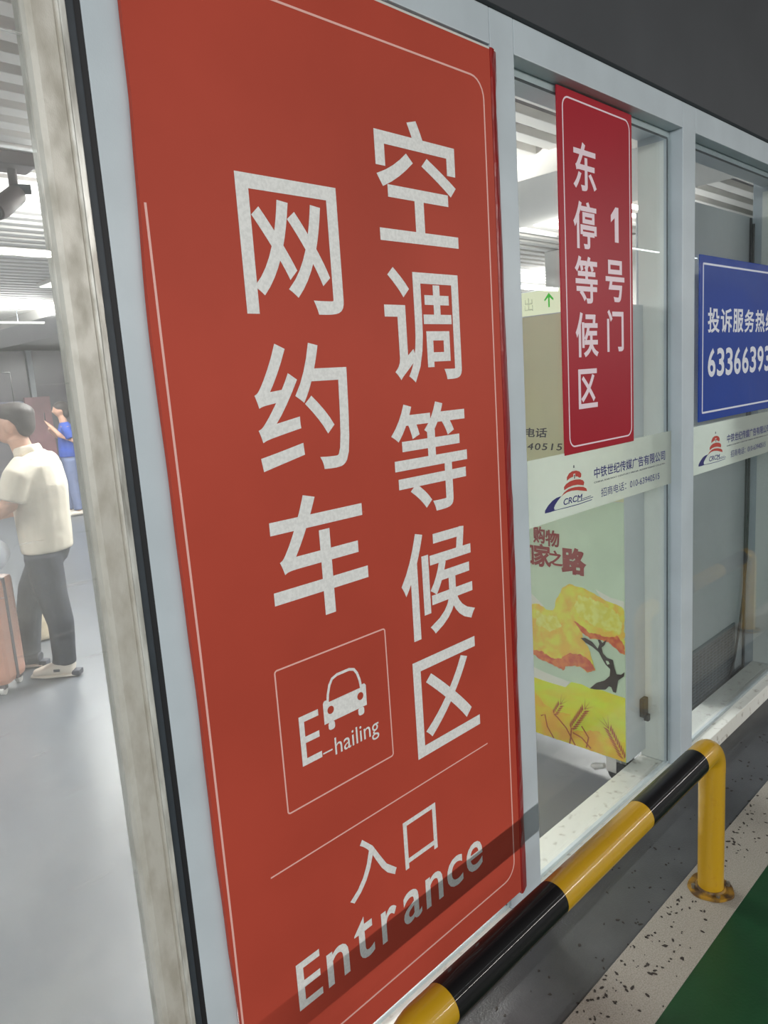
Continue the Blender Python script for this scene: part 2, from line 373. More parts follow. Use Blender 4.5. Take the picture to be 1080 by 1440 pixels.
# ------------------------------------------------------------------ booth frame
fr = structure(empty('wall_front'))
PX = [(0.552, 0.6165), (1.545, 1.640), (2.590, 2.690), (3.800, 3.900), (4.90, 5.0)]
for i, (a, b) in enumerate(PX):
    box('post', (a, 0, 0), (b, 0.16 if i < 3 else 0.2, 2.436), M['white_frame'], fr, bev=0.0025)
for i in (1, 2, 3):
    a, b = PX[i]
    box('post_painted_light', (a-0.0022, 0.064, 0.070), (a-0.0003, 0.158, 2.334), M['post_light'], fr, bev=0.0004)  # added strip, light on the inner post face put into its colour
for i in range(4):
    a, b = PX[i][1], PX[i+1][0]
    box('header', (a+0.0006, 0, 2.356), (b-0.0006, 0.16, 2.436), M['white_frame'], fr, bev=0.0025)
    box('sill', (a+0.0006, 0, 0), (b-0.0006, 0.163, 0.069), M['sill_white'], fr, bev=0.003)
    for nm, p, q in (('glazing_bead', (a, 0.047, 2.336), (b, 0.062, 2.356)), ('glazing_bead', (a, 0.047, 0.069), (b, 0.060, 0.081)),
                     ('glazing_bead', (b-0.014, 0.047, 0.082), (b, 0.060, 2.335)), ('glazing_bead', (a, 0.047, 0.082), (a+0.014, 0.060, 2.335)),
                     ('gasket', (a+0.0145, 0.045, 2.330), (b-0.0145, 0.050, 2.336))):
        box(nm, p, q, M['white_frame'] if nm != 'gasket' else M['rubber'], fr, bev=0.002)
    box('gasket', (b-0.018, 0.044, 0.086), (b-0.0145, 0.048, 2.33), M['rubber'], fr, bev=0)
    wn = structure(box('window_%d' % (i+1), (a, 0.0405, 0.075), (b, 0.0455, 2.350), M['glass'] if i < 2 else M['glass_grey'], bev=0))
# top rail going left over the door
box('header', (-1.6, 0, 2.356), (0.5514, 0.16, 2.436), M['white_frame'], fr, bev=0.0025)

# door leaf with aluminium stile
dr = structure(empty('door_1'))
bm = bmesh.new()
prof = [(0.466, 0.030), (0.466, 0.006), (0.470, -0.001), (0.478, -0.005), (0.508, -0.006), (0.511, -0.003), (0.513, -0.003), (0.5165, -0.006), (0.5165, 0.030)]
b0 = [bm.verts.new((x, y, 0.02)) for x, y in prof]; b1 = [bm.verts.new((x, y, 2.34)) for x, y in prof]
for i in range(len(prof)): j = (i+1) % len(prof); bm.faces.new((b0[i], b0[j], b1[j], b1[i]))
bm.faces.new(b0[::-1]); bm.faces.new(b1)
bm_obj('stile', bm, M['alu'], dr)
box('edge_strip', (0.5168, -0.008, 0.02), (0.5262, 0.030, 2.34), M['alu_edge'], dr, bev=0.0015)
box('rubber_seal', (0.5264, -0.004, 0.02), (0.5405, 0.030, 2.355), M['rubber'], dr, bev=0.002)
box('rubber_seal', (0.5408, -0.001, 0.02), (0.5518, 0.030, 2.355), M['rubber_dark'], dr, bev=0.002)
box('pane', (-0.78, 0.010, 0.10), (0.4662, 0.016, 2.30), M['door_glass'], dr, bev=0)
box('stile', (-0.84, -0.006, 0.02), (-0.78, 0.030, 2.34), M['alu'], dr, bev=0.003)
box('rail', (-0.78, -0.004, 2.28), (0.466, 0.028, 2.34), M['alu'], dr, bev=0.003)
box('rail', (-0.78, -0.004, 0.02), (0.466, 0.028, 0.10), M['alu'], dr, bev=0.003)

# ------------------------------------------------------------------ big red sign
sg = empty('banner_sign', (1.07, 0, 0.157), 'large orange-red sign with white lettering filling the first pane, ending in Entrance', 'sign')
sg_off = Vector(sg.location)
def sp(o): o.matrix_parent_inverse = sg.matrix_basis.inverted(); return o
YS = -0.010
f = facade(YS)
def wob(z, k=0.0035): return k*math.sin(z*5.1+0.6) + k*0.6*math.sin(z*13.7) + k*0.3*math.sin(z*31)
def edge_x(z):
    P_ = ((0.0, 0.6175), (0.40, 0.6165), (0.55, 0.6105), (1.10, 0.606), (1.45, 0.600), (1.69, 0.598), (1.85, 0.603), (2.05, 0.612), (2.4, 0.616))
    for (a, p), (b, q) in zip(P_, P_[1:]):
        if z <= b: return p + (q-p)*(z-a)/(b-a)
    return 0.616
bm = bmesh.new(); nz = 60; rows = []
for k in range(nz+1):
    z = 0.160 + (2.338-0.160)*k/nz
    lx = edge_x(z) + wob(z)*0.35
    rows.append([bm.verts.new((x, y, z)) for x, y in ((lx, -0.0008), (lx, YS), (lx+0.004, YS), (1.528, YS), (1.528, -0.0008))])
for k in range(nz):
    for j in range(4): bm.faces.new((rows[k][j], rows[k][j+1], rows[k+1][j+1], rows[k+1][j]))
    bm.faces.new((rows[k][4], rows[k][0], rows[k+1][0], rows[k+1][4]))
bm.faces.new(rows[0]); bm.faces.new(rows[-1][::-1])
sp(bm_obj('sign_face', bm, M['sign_red'], sg))
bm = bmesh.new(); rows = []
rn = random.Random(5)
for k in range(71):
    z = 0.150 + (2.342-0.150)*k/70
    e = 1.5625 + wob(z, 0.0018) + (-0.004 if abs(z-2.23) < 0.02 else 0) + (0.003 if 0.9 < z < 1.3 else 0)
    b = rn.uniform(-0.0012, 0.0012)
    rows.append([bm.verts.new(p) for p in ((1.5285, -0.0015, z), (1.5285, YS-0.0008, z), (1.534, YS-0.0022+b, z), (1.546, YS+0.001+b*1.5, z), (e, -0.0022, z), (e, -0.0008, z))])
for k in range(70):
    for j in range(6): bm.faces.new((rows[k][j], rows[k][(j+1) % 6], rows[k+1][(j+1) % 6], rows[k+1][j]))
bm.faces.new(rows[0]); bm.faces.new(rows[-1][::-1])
o = sp(bm_obj('folded_edge', bm, M['fold_shaded_red'], sg)); o['label'] = 'red film folded over the post, its shade painted darker'
sp(box('board_edge', (0.625, YS+0.0005, 2.3383), (1.552, -0.0012, 2.3435), M['plastic_edge'], sg, bev=0.001))
T = {'网': (0.786, 1.733, 1.017, 1.971), '约': (0.784, 1.436, 1.011, 1.681), '车': (0.785, 1.144, 1.030, 1.394),
     '空': (1.131, 1.885, 1.382, 2.134), '调': (1.129, 1.592, 1.373, 1.833), '等': (1.125, 1.298, 1.377, 1.547),
     '候': (1.127, 1.009, 1.380, 1.258), '区': (1.146, 0.724, 1.379, 0.961)}
for ch, bb in T.items(): sp(text('character', ch, bb, f, M['print_white'], sg, bold=0.011))
sp(text('character', '入', (0.907, 0.483, 1.052, 0.618), f, M['print_white'], sg, bold=0.004))
sp(text('character', '口', (1.081, 0.473, 1.194, 0.593), f, M['print_white'], sg, bold=0.0))
px = 0.751
LW = {'E': (0.063, 0.107, 0), 'n': (0.062, 0.080, 0), 't': (0.058, 0.105, 0), 'r': (0.050, 0.080, 0), 'a': (0.062, 0.082, 0), 'c': (0.061, 0.081, 0), 'e': (0.066, 0.081, 0)}
for i, ch in enumerate('Entrance'):
    wd, hh, _ = LW[ch]; cx = 0.7825 + i*0.0783
    sp(text('letter', ch, (cx-wd/2, 0.333, cx+wd/2, 0.333+hh), f, M['print_white'], sg, bold=0.009))
bl = rrect(0.6180, 0.226, 1.499, 2.268, 0.045)
lower = [p for p in bl if p[1] < 1.2]; upper = [p for p in bl if p[1] >= 1.2]
ll = [p for p in lower if p[0] < 1.0]; lr = [p for p in lower if p[0] >= 1.0]; ur = [p for p in upper if p[0] >= 1.0]
sp(outline('border_line', [(0.6135, 1.90), (0.6140, 1.70), (0.6190, 1.15), (0.6195, 0.6)] + ll + lr + ur + [(0.62, 2.268)], 0.0042, f, M['print_pink'], sg, closed=False))
sp(outline('pictogram_frame', rrect(0.7695, 0.770, 1.0665, 1.069, 0.006), 0.0032, f, M['print_pink'], sg))
sp(outline('divider_line', [(0.714, 0.6605), (1.405, 0.659)], 0.0030, f, M['print_pink'], sg, closed=False))
sp(text('letter', 'E', (0.815, 0.852, 0.866, 0.957), f, M['print_white'], sg, bold=-0.005))
sp(flat('dash', [(0.869, 0.8555), (0.894, 0.8555), (0.894, 0.8585), (0.869, 0.8585)], f, M['print_white'], sg))
sp(text('letter', 'hailing', (0.901, 0.829, 1.028, 0.879), f, M['print_white'], sg, bold=-0.008))
# car pictogram
car = sp(flat('car_body', [(0.879, 0.917), (0.998, 0.917), (0.999, 0.962), (0.995, 0.967), (0.989, 0.967), (0.985, 0.961), (0.893, 0.961), (0.889, 0.967), (0.883, 0.967), (0.879, 0.962)], f, M['print_white'], sg))
sp(outline('car_roof', [(0.891, 0.958), (0.894, 0.978), (0.900, 0.996), (0.908, 1.007), (0.922, 1.0115), (0.956, 1.0115), (0.969, 1.007), (0.977, 0.996), (0.983, 0.978), (0.986, 0.958)], 0.006, f, M['print_white'], sg, closed=False))
for cx in (0.8975, 0.981):
    sp(flat('car_lamp', [(cx+0.0085*math.cos(a*math.pi/8), 0.943+0.0085*math.sin(a*math.pi/8)) for a in range(16)], f, M['sign_red'], sg, d=0.0006))
    sp(flat('car_wheel', rrect(cx-0.0085, 0.900, cx+0.0085, 0.9175, 0.006), f, M['print_white'], sg))

# ------------------------------------------------------------------ second (crimson) sign on the glass
def thing_at(name, loc, label, cat, group=None):
    e = empty(name, loc, label, cat, group)
    def pp(o): o.matrix_parent_inverse = e.matrix_basis.inverted(); return o
    return e, pp
cs, cp = thing_at('hanging_sign', (2.09, 0.04, 1.35), 'narrow crimson sign with pale characters and a numeral on the second pane', 'sign')
fc = facade(0.0352)
cp(box('sign_board', (1.884, 0.0352, 1.350), (2.304, 0.0402, 2.352), M['crimson'], cs, bev=0.0015))
cp(outline('border_line', rrect(1.910, 1.372, 2.288, 2.330, 0.028), 0.0045, fc, M['letter_pale'], cs))
for ch, bb in (('东', (1.959, 2.096, 2.086, 2.226)), ('停', (1.954, 1.937, 2.082, 2.068)), ('等', (1.956, 1.784, 2.083, 1.917)), ('候', (1.954, 1.629, 2.083, 1.759)), ('区', (1.963, 1.479, 2.073, 1.595)),
               ('号', (2.131, 1.792, 2.248, 1.916)), ('门', (2.136, 1.642, 2.240, 1.769))):
    cp(text('character', ch, bb, fc, M['letter_pale'], cs, bold=0.018))
cp(flat('numeral', [(2.168, 2.046), (2.196, 2.071), (2.214, 2.071), (2.214, 1.969), (2.191, 1.969), (2.191, 2.040), (2.168, 2.026)], fc, M['letter_pale'], cs))

# ------------------------------------------------------------------ blue sign on the third pane
bs, bp_ = thing_at('hotline_sign', (3.26, 0.04, 1.37), 'blue hotline sign with white numerals on the third pane', 'sign')
bp_(box('sign_board', (2.819, 0.0352, 1.367), (3.70, 0.0402, 1.977), M['blue'], bs, bev=0.0015))
bp_(outline('border_line', rrect(2.848, 1.400, 3.671, 1.946, 0.002, 2), 0.007, fc, M['letter_white'], bs))
for i, ch in enumerate('投诉服务热线'):
    x = 2.892 + i*0.1225; bp_(text('character', ch, (x, 1.697, x+0.112, 1.790), fc, M['letter_white'], bs, bold=0.022))
for i, ch in enumerate('63366393'):
    x = 2.896 + i*0.0865; bp_(text('numeral', ch, (x, 1.531, x+0.072, 1.640), fc, M['letter_white'], bs, bold=0.022))

# ------------------------------------------------------------------ media company banner films
LOGO = {
'tip': [(1.9293, 1.3088), (1.9366, 1.3079), (1.9356, 1.3160), (1.9316, 1.3165)],
'tier': [(1.8935, 1.2757), (1.8940, 1.2853), (1.9058, 1.2951), (1.9223, 1.2991), (1.9455, 1.2987), (1.9638, 1.2936), (1.9737, 1.2851), (1.9726, 1.2762), (1.9647, 1.2742), (1.9515, 1.2800), (1.9316, 1.2828), (1.9117, 1.2811)],
'tier2': [(1.8779, 1.2497), (1.8767, 1.2587), (1.8882, 1.2658), (1.9113, 1.2714), (1.9378, 1.2724), (1.9646, 1.2696), (1.9831, 1.2639), (1.9897, 1.2566), (1.9859, 1.2480), (1.9740, 1.2507), (1.9505, 1.2550), (1.9238, 1.2562), (1.9007, 1.2543)],
'tier3': [(1.8618, 1.2337), (1.8775, 1.2427), (1.9005, 1.2490), (1.9269, 1.2504), (1.9569, 1.2483), (1.9840, 1.2437), (2.0011, 1.2367), (2.0049, 1.2273), (1.9836, 1.2316), (1.9498, 1.2385), (1.9199, 1.2416), (1.8937, 1.2411), (1.8757, 1.2377)],
'swoosh': [(1.7739, 1.1978), (1.7743, 1.2054), (1.7917, 1.2180), (1.8137, 1.2283), (1.8358, 1.2334), (1.8611, 1.2343), (1.8416, 1.2238), (1.8270, 1.2139), (1.8204, 1.2063), (1.8232, 1.1997), (1.8373, 1.1982), (1.8917, 1.1970), (1.9583, 1.1959), (2.0331, 1.1976), (2.0341, 1.1955), (1.9548, 1.1937), (1.8884, 1.1949), (1.8278, 1.1972), (1.7998, 1.1967)],
'bar_a': [(1.9776, 1.2088), (2.0282, 1.2100), (2.0281, 1.2085), (1.9775, 1.2070)],
'bar_b': [(1.9484, 1.2038), (2.0405, 1.2048), (2.0404, 1.2029), (1.9483, 1.2017)]}
for dx, a, b, lab in ((0, 1.642, 2.588, 'frosted film strip with tiered logo under the crimson sign'), (1.052, 2.692, 3.798, 'frosted film strip with tiered logo under the blue sign')):
    e, pp = thing_at('film_banner', ((a+b)/2, 0.04, 1.168), lab, 'banner', 'frosted logo strips across the panes')
    pp(box('film', (a, 0.0382, 1.168), (b, 0.0402, 1.357 if dx == 0 else 1.352), M['banner'], e, bev=0))
    fb = facade(0.0382)
    for k, pts in LOGO.items():
        nm = 'logo_tower' if k[:3] in ('tip', 'tie') else 'logo_track'
        pp(flat(nm, [(x+dx, z) for x, z in pts], fb, M['brick_red'] if k[:3] in ('tie',) else (M['grey_ink'] if k == 'tip' else M['navy']), e))
    pp(flat('logo_tower', [(1.9285+dx, 1.2745), (1.9385+dx, 1.2745), (1.9385+dx, 1.2905), (1.9285+dx, 1.2905)], fb, M['poster_white'], e, d=0.0006))
    pp(flat('logo_tower', [(1.931+dx, 1.2755), (1.936+dx, 1.2755), (1.936+dx, 1.288), (1.931+dx, 1.288)], fb, M['grey_ink'], e, d=0.0012))
    pp(text('lettering', 'CRCM', (1.8715+dx, 1.2045, 1.978+dx, 1.2238), fb, M['navy'], e, bold=0.02, shear=0.15))
    pp(text('lettering', '中铁世纪传媒广告有限公司', (2.049+dx, 1.258, 2.539+dx, 1.2935), fb, M['navy'], e, bold=0.015))
    pp(text('lettering', 'CHINA RAILWAY CENTURY MEDIA ADVERTISING CO.,LTD.', (2.049+dx, 1.2435, 2.539+dx, 1.2495), fb, M['grey_ink'], e))
    pp(text('lettering', '招商电话：010-63940515', (2.090+dx, 1.195, 2.495+dx, 1.2235), fb, M['navy'], e, bold=0.003))

# ------------------------------------------------------------------ illuminated-style advertising cabinet on casters
cb, kp = thing_at('advertising_cabinet', (2.505, 0.6, 0), 'tall advertising cabinet on casters with a painted yellow tree poster', 'cabinet')
kp(box('body', (2.4345, 0.138, 0.104), (2.583, 1.10, 1.805), M['cab_side'], cb, bev=0.003))
sd = side(2.4345)
kp(box('upper_panel', (2.4325, 0.142, 1.115), (2.4345, 1.096, 1.801), M['cab_panel'], cb, bev=0.0005))
kp(box('poster', (2.4325, 0.142, 0.106), (2.4345, 1.096, 1.113), M['poster_green'], cb, bev=0.0005))
sd = side(2.4325)
field = [(1.095, 0.345)] + [(0.80, 0.365), (0.65, 0.345), (0.5502, 0.3514), (0.5012, 0.3479), (0.4464, 0.3462), (0.3995, 0.3459), (0.3724, 0.3743), (0.3272, 0.3768), (0.2894, 0.3685), (0.2397, 0.3756), (0.1914, 0.3708), (0.1430, 0.3684)] + [(0.143, 0.107), (1.095, 0.107)]
kp(flat('poster_field', field[:13] + field[13:], sd, M['field'], cb, d=0.0008))
kp(flat('poster_cloud', [(1.09, 0.40), (0.8, 0.41), (0.5507, 0.3967), (0.5001, 0.3856), (0.4320, 0.3777), (0.3790, 0.3727), (0.3995, 0.3459), (0.4464, 0.3462), (0.5012, 0.3479), (0.5502, 0.3514), (0.8, 0.36), (1.09, 0.35)], sd, M['poster_white'], cb, d=0.0002))
kp(flat('poster_cloud', [(0.90, 0.73), (0.60, 0.715), (0.5488, 0.712), (0.52, 0.69), (0.49, 0.668), (0.55, 0.66), (0.90, 0.66)], sd, M['poster_white'], cb, d=0.0002))
kp(flat('poster_cloud', [(0.26, 0.775), (0.2, 0.752), (0.144, 0.745), (0.144, 0.7), (0.2, 0.70)], sd, M['poster_white'], cb, d=0.0002))
fol = [(1.05, 0.62), (0.9, 0.70), (0.7, 0.68), (0.5488, 0.6660), (0.5132, 0.6746), (0.4816, 0.6586), (0.4473, 0.6576), (0.4275, 0.7103), (0.4005, 0.7609), (0.3697, 0.7794), (0.3400, 0.7748), (0.3011, 0.7673), (0.2630, 0.7555), (0.2163, 0.7388), (0.1750, 0.7305), (0.1434, 0.7161), (0.1434, 0.5380), (0.1591, 0.5435), (0.1818, 0.5609), (0.2095, 0.5751), (0.2472, 0.5785), (0.2857, 0.5750), (0.3196, 0.5911), (0.3153, 0.5643), (0.3009, 0.5488), (0.2822, 0.5068), (0.2663, 0.4504), (0.2984, 0.4333), (0.3278, 0.4496), (0.3580, 0.4472), (0.3993, 0.4326), (0.4049, 0.4169), (0.4466, 0.4262), (0.4837, 0.4320), (0.5268, 0.4441), (0.5475, 0.4518), (0.7, 0.43), (0.9, 0.46), (1.04, 0.5)]
kp(flat('poster_foliage', ragged(fol, 0.010, 0.0028, 2), sd, M['leaf'], cb, d=0.0014))
hl = [(0.33, 0.74), (0.27, 0.735), (0.2, 0.71), (0.16, 0.69), (0.15, 0.62), (0.2, 0.62), (0.26, 0.63), (0.32, 0.65), (0.35, 0.69)]
kp(flat('poster_foliage', ragged(hl, 0.006, 0.006, 3), sd, M['leaf_light'], cb, d=0.0021))
kp(flat('poster_foliage', ragged([(0.53, 0.65), (0.48, 0.63), (0.43, 0.64), (0.41, 0.60), (0.46, 0.57), (0.53, 0.58)], 0.006, 0.006, 4), sd, M['leaf_light'], cb, d=0.0021))
kp(flat('poster_foliage', ragged([(0.3535, 0.6306), (0.3238, 0.6225), (0.2852, 0.5980), (0.2469, 0.5967), (0.2045, 0.5964), (0.1721, 0.6075), (0.1439, 0.5757), (0.1439, 0.5380), (0.1591, 0.5435), (0.1818, 0.5609), (0.2095, 0.5751), (0.2472, 0.5785), (0.2857, 0.5750), (0.3196, 0.5911)], 0.006, 0.003, 5), sd, M['leaf_red'], cb, d=0.0024))
kp(flat('poster_foliage', ragged([(0.90, 0.48), (0.7, 0.46), (0.5467, 0.4717), (0.5093, 0.4750), (0.4615, 0.4566), (0.4193, 0.4614), (0.3771, 0.4948), (0.3266, 0.5014), (0.2875, 0.4871), (0.2663, 0.4504), (0.2984, 0.4333), (0.3278, 0.4496), (0.3580, 0.4472), (0.3993, 0.4326), (0.4049, 0.4169), (0.4466, 0.4262), (0.4837, 0.4320), (0.5268, 0.4441), (0.5475, 0.4518), (0.7, 0.43), (0.90, 0.46)], 0.006, 0.003, 6), sd, M['leaf_red'], cb, d=0.0024))
trunk = [(0.3251, 0.5692), (0.3053, 0.5733), (0.2762, 0.5633), (0.2526, 0.5409), (0.2451, 0.5608), (0.2520, 0.5775), (0.2424, 0.5795), (0.2331, 0.5679), (0.2140, 0.5854), (0.2238, 0.5608), (0.2358, 0.5491), (0.2314, 0.5274), (0.2151, 0.5128), (0.1895, 0.5097), (0.1852, 0.4836), (0.1763, 0.4563), (0.1578, 0.4586), (0.1431, 0.4731), (0.1465, 0.4546), (0.1697, 0.4330), (0.1746, 0.4090), (0.1796, 0.3803), (0.1912, 0.3818), (0.1980, 0.3983), (0.2074, 0.4005), (0.2219, 0.3829), (0.2605, 0.3728), (0.2898, 0.3698), (0.2600, 0.4009), (0.2261, 0.4187), (0.2044, 0.4425), (0.2017, 0.4705), (0.2203, 0.4843), (0.2342, 0.5039), (0.2481, 0.5282), (0.2766, 0.5448), (0.3057, 0.5547)]
kp(flat('poster_trunk', trunk, sd, M['bark'], cb, d=0.0030))
kp(flat('poster_trunk', [(0.2200, 0.5004), (0.2083, 0.5008), (0.2037, 0.4905), (0.2132, 0.4860)], sd, M['poster_green'], cb, d=0.0037))
amb = [(1.095, 0.30), (0.7, 0.31), (0.5524, 0.2933), (0.5114, 0.2532), (0.4498, 0.2324), (0.3827, 0.2329), (0.3645, 0.1697), (0.2676, 0.1995), (0.2183, 0.1845), (0.144, 0.1868), (0.144, 0.108), (1.095, 0.108)]
kp(flat('poster_stubble', ragged(amb, 0.012, 0.004, 8), sd, M['amber'], cb, d=0.0014))
def ear(y0, z0, y1, z1, wd, n=8):
    a = Vector((y0, z0)); b = Vector((y1, z1)); t = (b-a).normalized(); s = Vector((-t.y, t.x)); L = (b-a).length
    for k in range(n):
        c = a + t*L*k/n
        for q in (-1, 1):
            g = (t*0.82 + s*q*0.57).normalized(); h = Vector((-g.y, g.x)); l_ = wd*1.25; c0 = c + s*q*0.002
            kp(flat('wheat_grain', [tuple(c0), tuple(c0+g*l_*0.35+h*l_*0.16), tuple(c0+g*l_*0.7+h*l_*0.13), tuple(c0+g*l_*1.25), tuple(c0+g*l_*0.7-h*l_*0.13), tuple(c0+g*l_*0.35-h*l_*0.16)], sd, M['wheat'], cb, d=0.0021 + 0.00005*k))
    for q in (-0.8, 0, 0.8):
        e2 = b + t*0.05 + s*q*wd*1.6
        kp(flat('wheat_awn', [tuple(b - s*0.0012), tuple(b + s*0.0012), tuple(e2)], sd, M['wheat'], cb, d=0.0021))
ear(0.3773, 0.175, 0.315, 0.275, 0.020, 9)
ear(0.455, 0.215, 0.425, 0.265, 0.016, 5)
ear(0.150, 0.12, 0.212, 0.225, 0.020, 9)
for pts in ([(0.386, 0.107), (0.380, 0.14), (0.376, 0.178)], [(0.36, 0.107), (0.40, 0.17), (0.44, 0.205), (0.456, 0.215)], [(0.46, 0.107), (0.49, 0.15), (0.50, 0.2), (0.52, 0.19)], [(0.29, 0.117), (0.33, 0.15), (0.37, 0.16)], [(0.31, 0.115), (0.30, 0.16), (0.33, 0.2)]):
    kp(outline('wheat_stalk', pts, 0.006, sd, M['wheat'], cb, d=0.0021, closed=False))
kp(text('poster_lettering', '购', (0.475, 0.925, 0.531, 0.995), sd, M['brush_red'], cb, d=0.0008, bold=0.03, flip=True))
kp(text('poster_lettering', '物', (0.410, 0.918, 0.474, 0.985), sd, M['brush_red'], cb, d=0.0008, bold=0.03, flip=True))
kp(text('poster_lettering', '回', (0.530, 0.835, 0.60, 0.915), sd, M['brush_red'], cb, d=0.0008, bold=0.03, flip=True))
kp(text('poster_lettering', '家', (0.450, 0.830, 0.532, 0.925), sd, M['brush_red'], cb, d=0.0008, bold=0.035, flip=True))
kp(text('poster_lettering', '之', (0.398, 0.842, 0.462, 0.905), sd, M['brush_red'], cb, d=0.0008, bold=0.03, flip=True))
kp(text('poster_lettering', '路', (0.295, 0.818, 0.404, 0.925), sd, M['brush_red'], cb, d=0.0008, bold=0.045, flip=True))
kp(text('panel_lettering', '电话', (0.452, 1.346, 0.556, 1.383), sd, M['dark_ink'], cb, bold=0.02, shear=0.1, flip=True))
kp(text('panel_lettering', '63940515', (0.387, 1.297, 0.64, 1.324), sd, M['dark_ink'], cb, bold=0.012, shear=0.15, spacing=1.15, flip=True))
for (x, y) in ((2.47, 0.20), (2.55, 0.20), (2.47, 1.04), (2.55, 1.04)):
    w_ = kp(tube('caster_wheel', [(x-0.014, y, 0.032), (x+0.014, y, 0.032)], 0.032, M['black_plastic'], cb, 20))
    fk = bmesh.new(); add_box(fk, (x-0.022, y-0.006, 0.035), (x-0.016, y+0.036, 0.10), 0.002); add_box(fk, (x+0.016, y-0.006, 0.035), (x+0.022, y+0.036, 0.10), 0.002); add_box(fk, (x-0.024, y-0.01, 0.095), (x+0.024, y+0.045, 0.1038), 0.002)
    kp(bm_obj('caster_fork', fk, M['caster_white'], cb))
kp(tube('caster_brake', [(2.452, 0.245, 0.050), (2.45, 0.285, 0.035), (2.455, 0.30, 0.030)], [0.010, 0.014, 0.008], M['caster_white'], cb, 12))
lt = bmesh.new(); add_box(lt, (2.533, 0.120, 0.255), (2.572, 0.1378, 0.330), 0.004); add_box(lt, (2.552, 0.112, 0.235), (2.572, 0.130, 0.262), 0.003)
kp(bm_obj('latch', lt, M['black_plastic'], cb))

# hung exit sign in the hall
ex, xp = thing_at('exit_sign', (4.5, 2.1, 1.97), 'lit cream exit sign with a green arrow above the advertising cabinet', 'sign')
xp(box('sign_box', (4.5, 1.648, 1.972), (4.54, 2.9, 2.142), M['cab_side'], ex, bev=0.003))
se = side(4.4995)
xp(flat('sign_panel', [(1.652, 1.976), (2.896, 1.976), (2.896, 2.138), (1.652, 2.138)], se, M['exit_panel'], ex))
xp(text('lettering', '出', (1.885, 2.010, 1.955, 2.098), se, M['exit_grey'], ex, d=0.0008, flip=True))
xp(flat('arrow', [(1.749, 2.02), (1.749, 2.085), (1.722, 2.062), (1.718, 2.072), (1.755, 2.115), (1.792, 2.072), (1.788, 2.062), (1.761, 2.085), (1.761, 2.02)], se, M['exit_green'], ex, d=0.0008))
for y in (2.25, 2.75): xp(tube('suspension_rod', [(4.52, y, 2.142), (4.52, y, 2.70)], 0.008, M['cab_side'], ex, 10))

# ------------------------------------------------------------------ grey cabinet unit behind the third pane
ac, ap = thing_at('cooling_unit', (3.48, 0.33, 0), 'tall grey machine with a dark vent grille behind the third pane', 'machine')
ap(box('body', (3.15, 0.208, 0.03), (3.86, 0.45, 2.235), M['ac_grey'], ac, bev=0.005))
ap(box('plinth', (3.155, 0.215, 0.0), (3.85, 0.44, 0.03), M['ac_dark'], ac, bev=0.001))
ap(box('vent_backing', (3.16, 0.2035, 0.045), (3.665, 0.2078, 0.298), M['ac_dark'], ac, bev=0))
for a, b in (((3.152, 0.200, 0.286), (3.67, 0.2078, 0.304)), ((3.66, 0.200, 0.038), (3.672, 0.2078, 0.286)), ((3.152, 0.200, 0.038), (3.66, 0.2078, 0.048))):
    ap(box('vent_frame', a, b, M['ac_frame'], ac, bev=0.001))
sl = None
for k in range(15):
    z = 0.058 + k*0.0155
    if sl is None: s = ap(box('louvre', (3.156, 0.199, 0.058), (3.66, 0.2033, 0.064), M['ac_frame'], ac, bev=0.0008)); sl = s.data
    else: s = link('louvre', sl, None, ac); ap(s); s.location.z = z-0.058
for k in range(12):
    x = 3.19 + k*0.041
    ap(box('mullion', (x, 0.1985, 0.05), (x+0.007, 0.2033, 0.286), M['ac_frame'], ac, bev=0))
ap(box('edge_gap', (3.786, 0.2045, 0.03), (3.7995, 0.2078, 2.23), M['ac_dark'], ac, bev=0))
cbl = tube('power_cable', [(3.785, 0.19, 2.20), (3.786, 0.19, 1.4), (3.785, 0.19, 0.85), (3.775, 0.19, 0.62), (3.735, 0.188, 0.42), (3.69, 0.188, 0.28), (3.635, 0.188, 0.13), (3.56, 0.186, 0.045), (3.47, 0.186, 0.008), (3.3, 0.188, 0.006)], 0.0055, M['cable'], None, 10)
tag(cbl, 'black power cable drooping in front of the grey machine', 'cable')

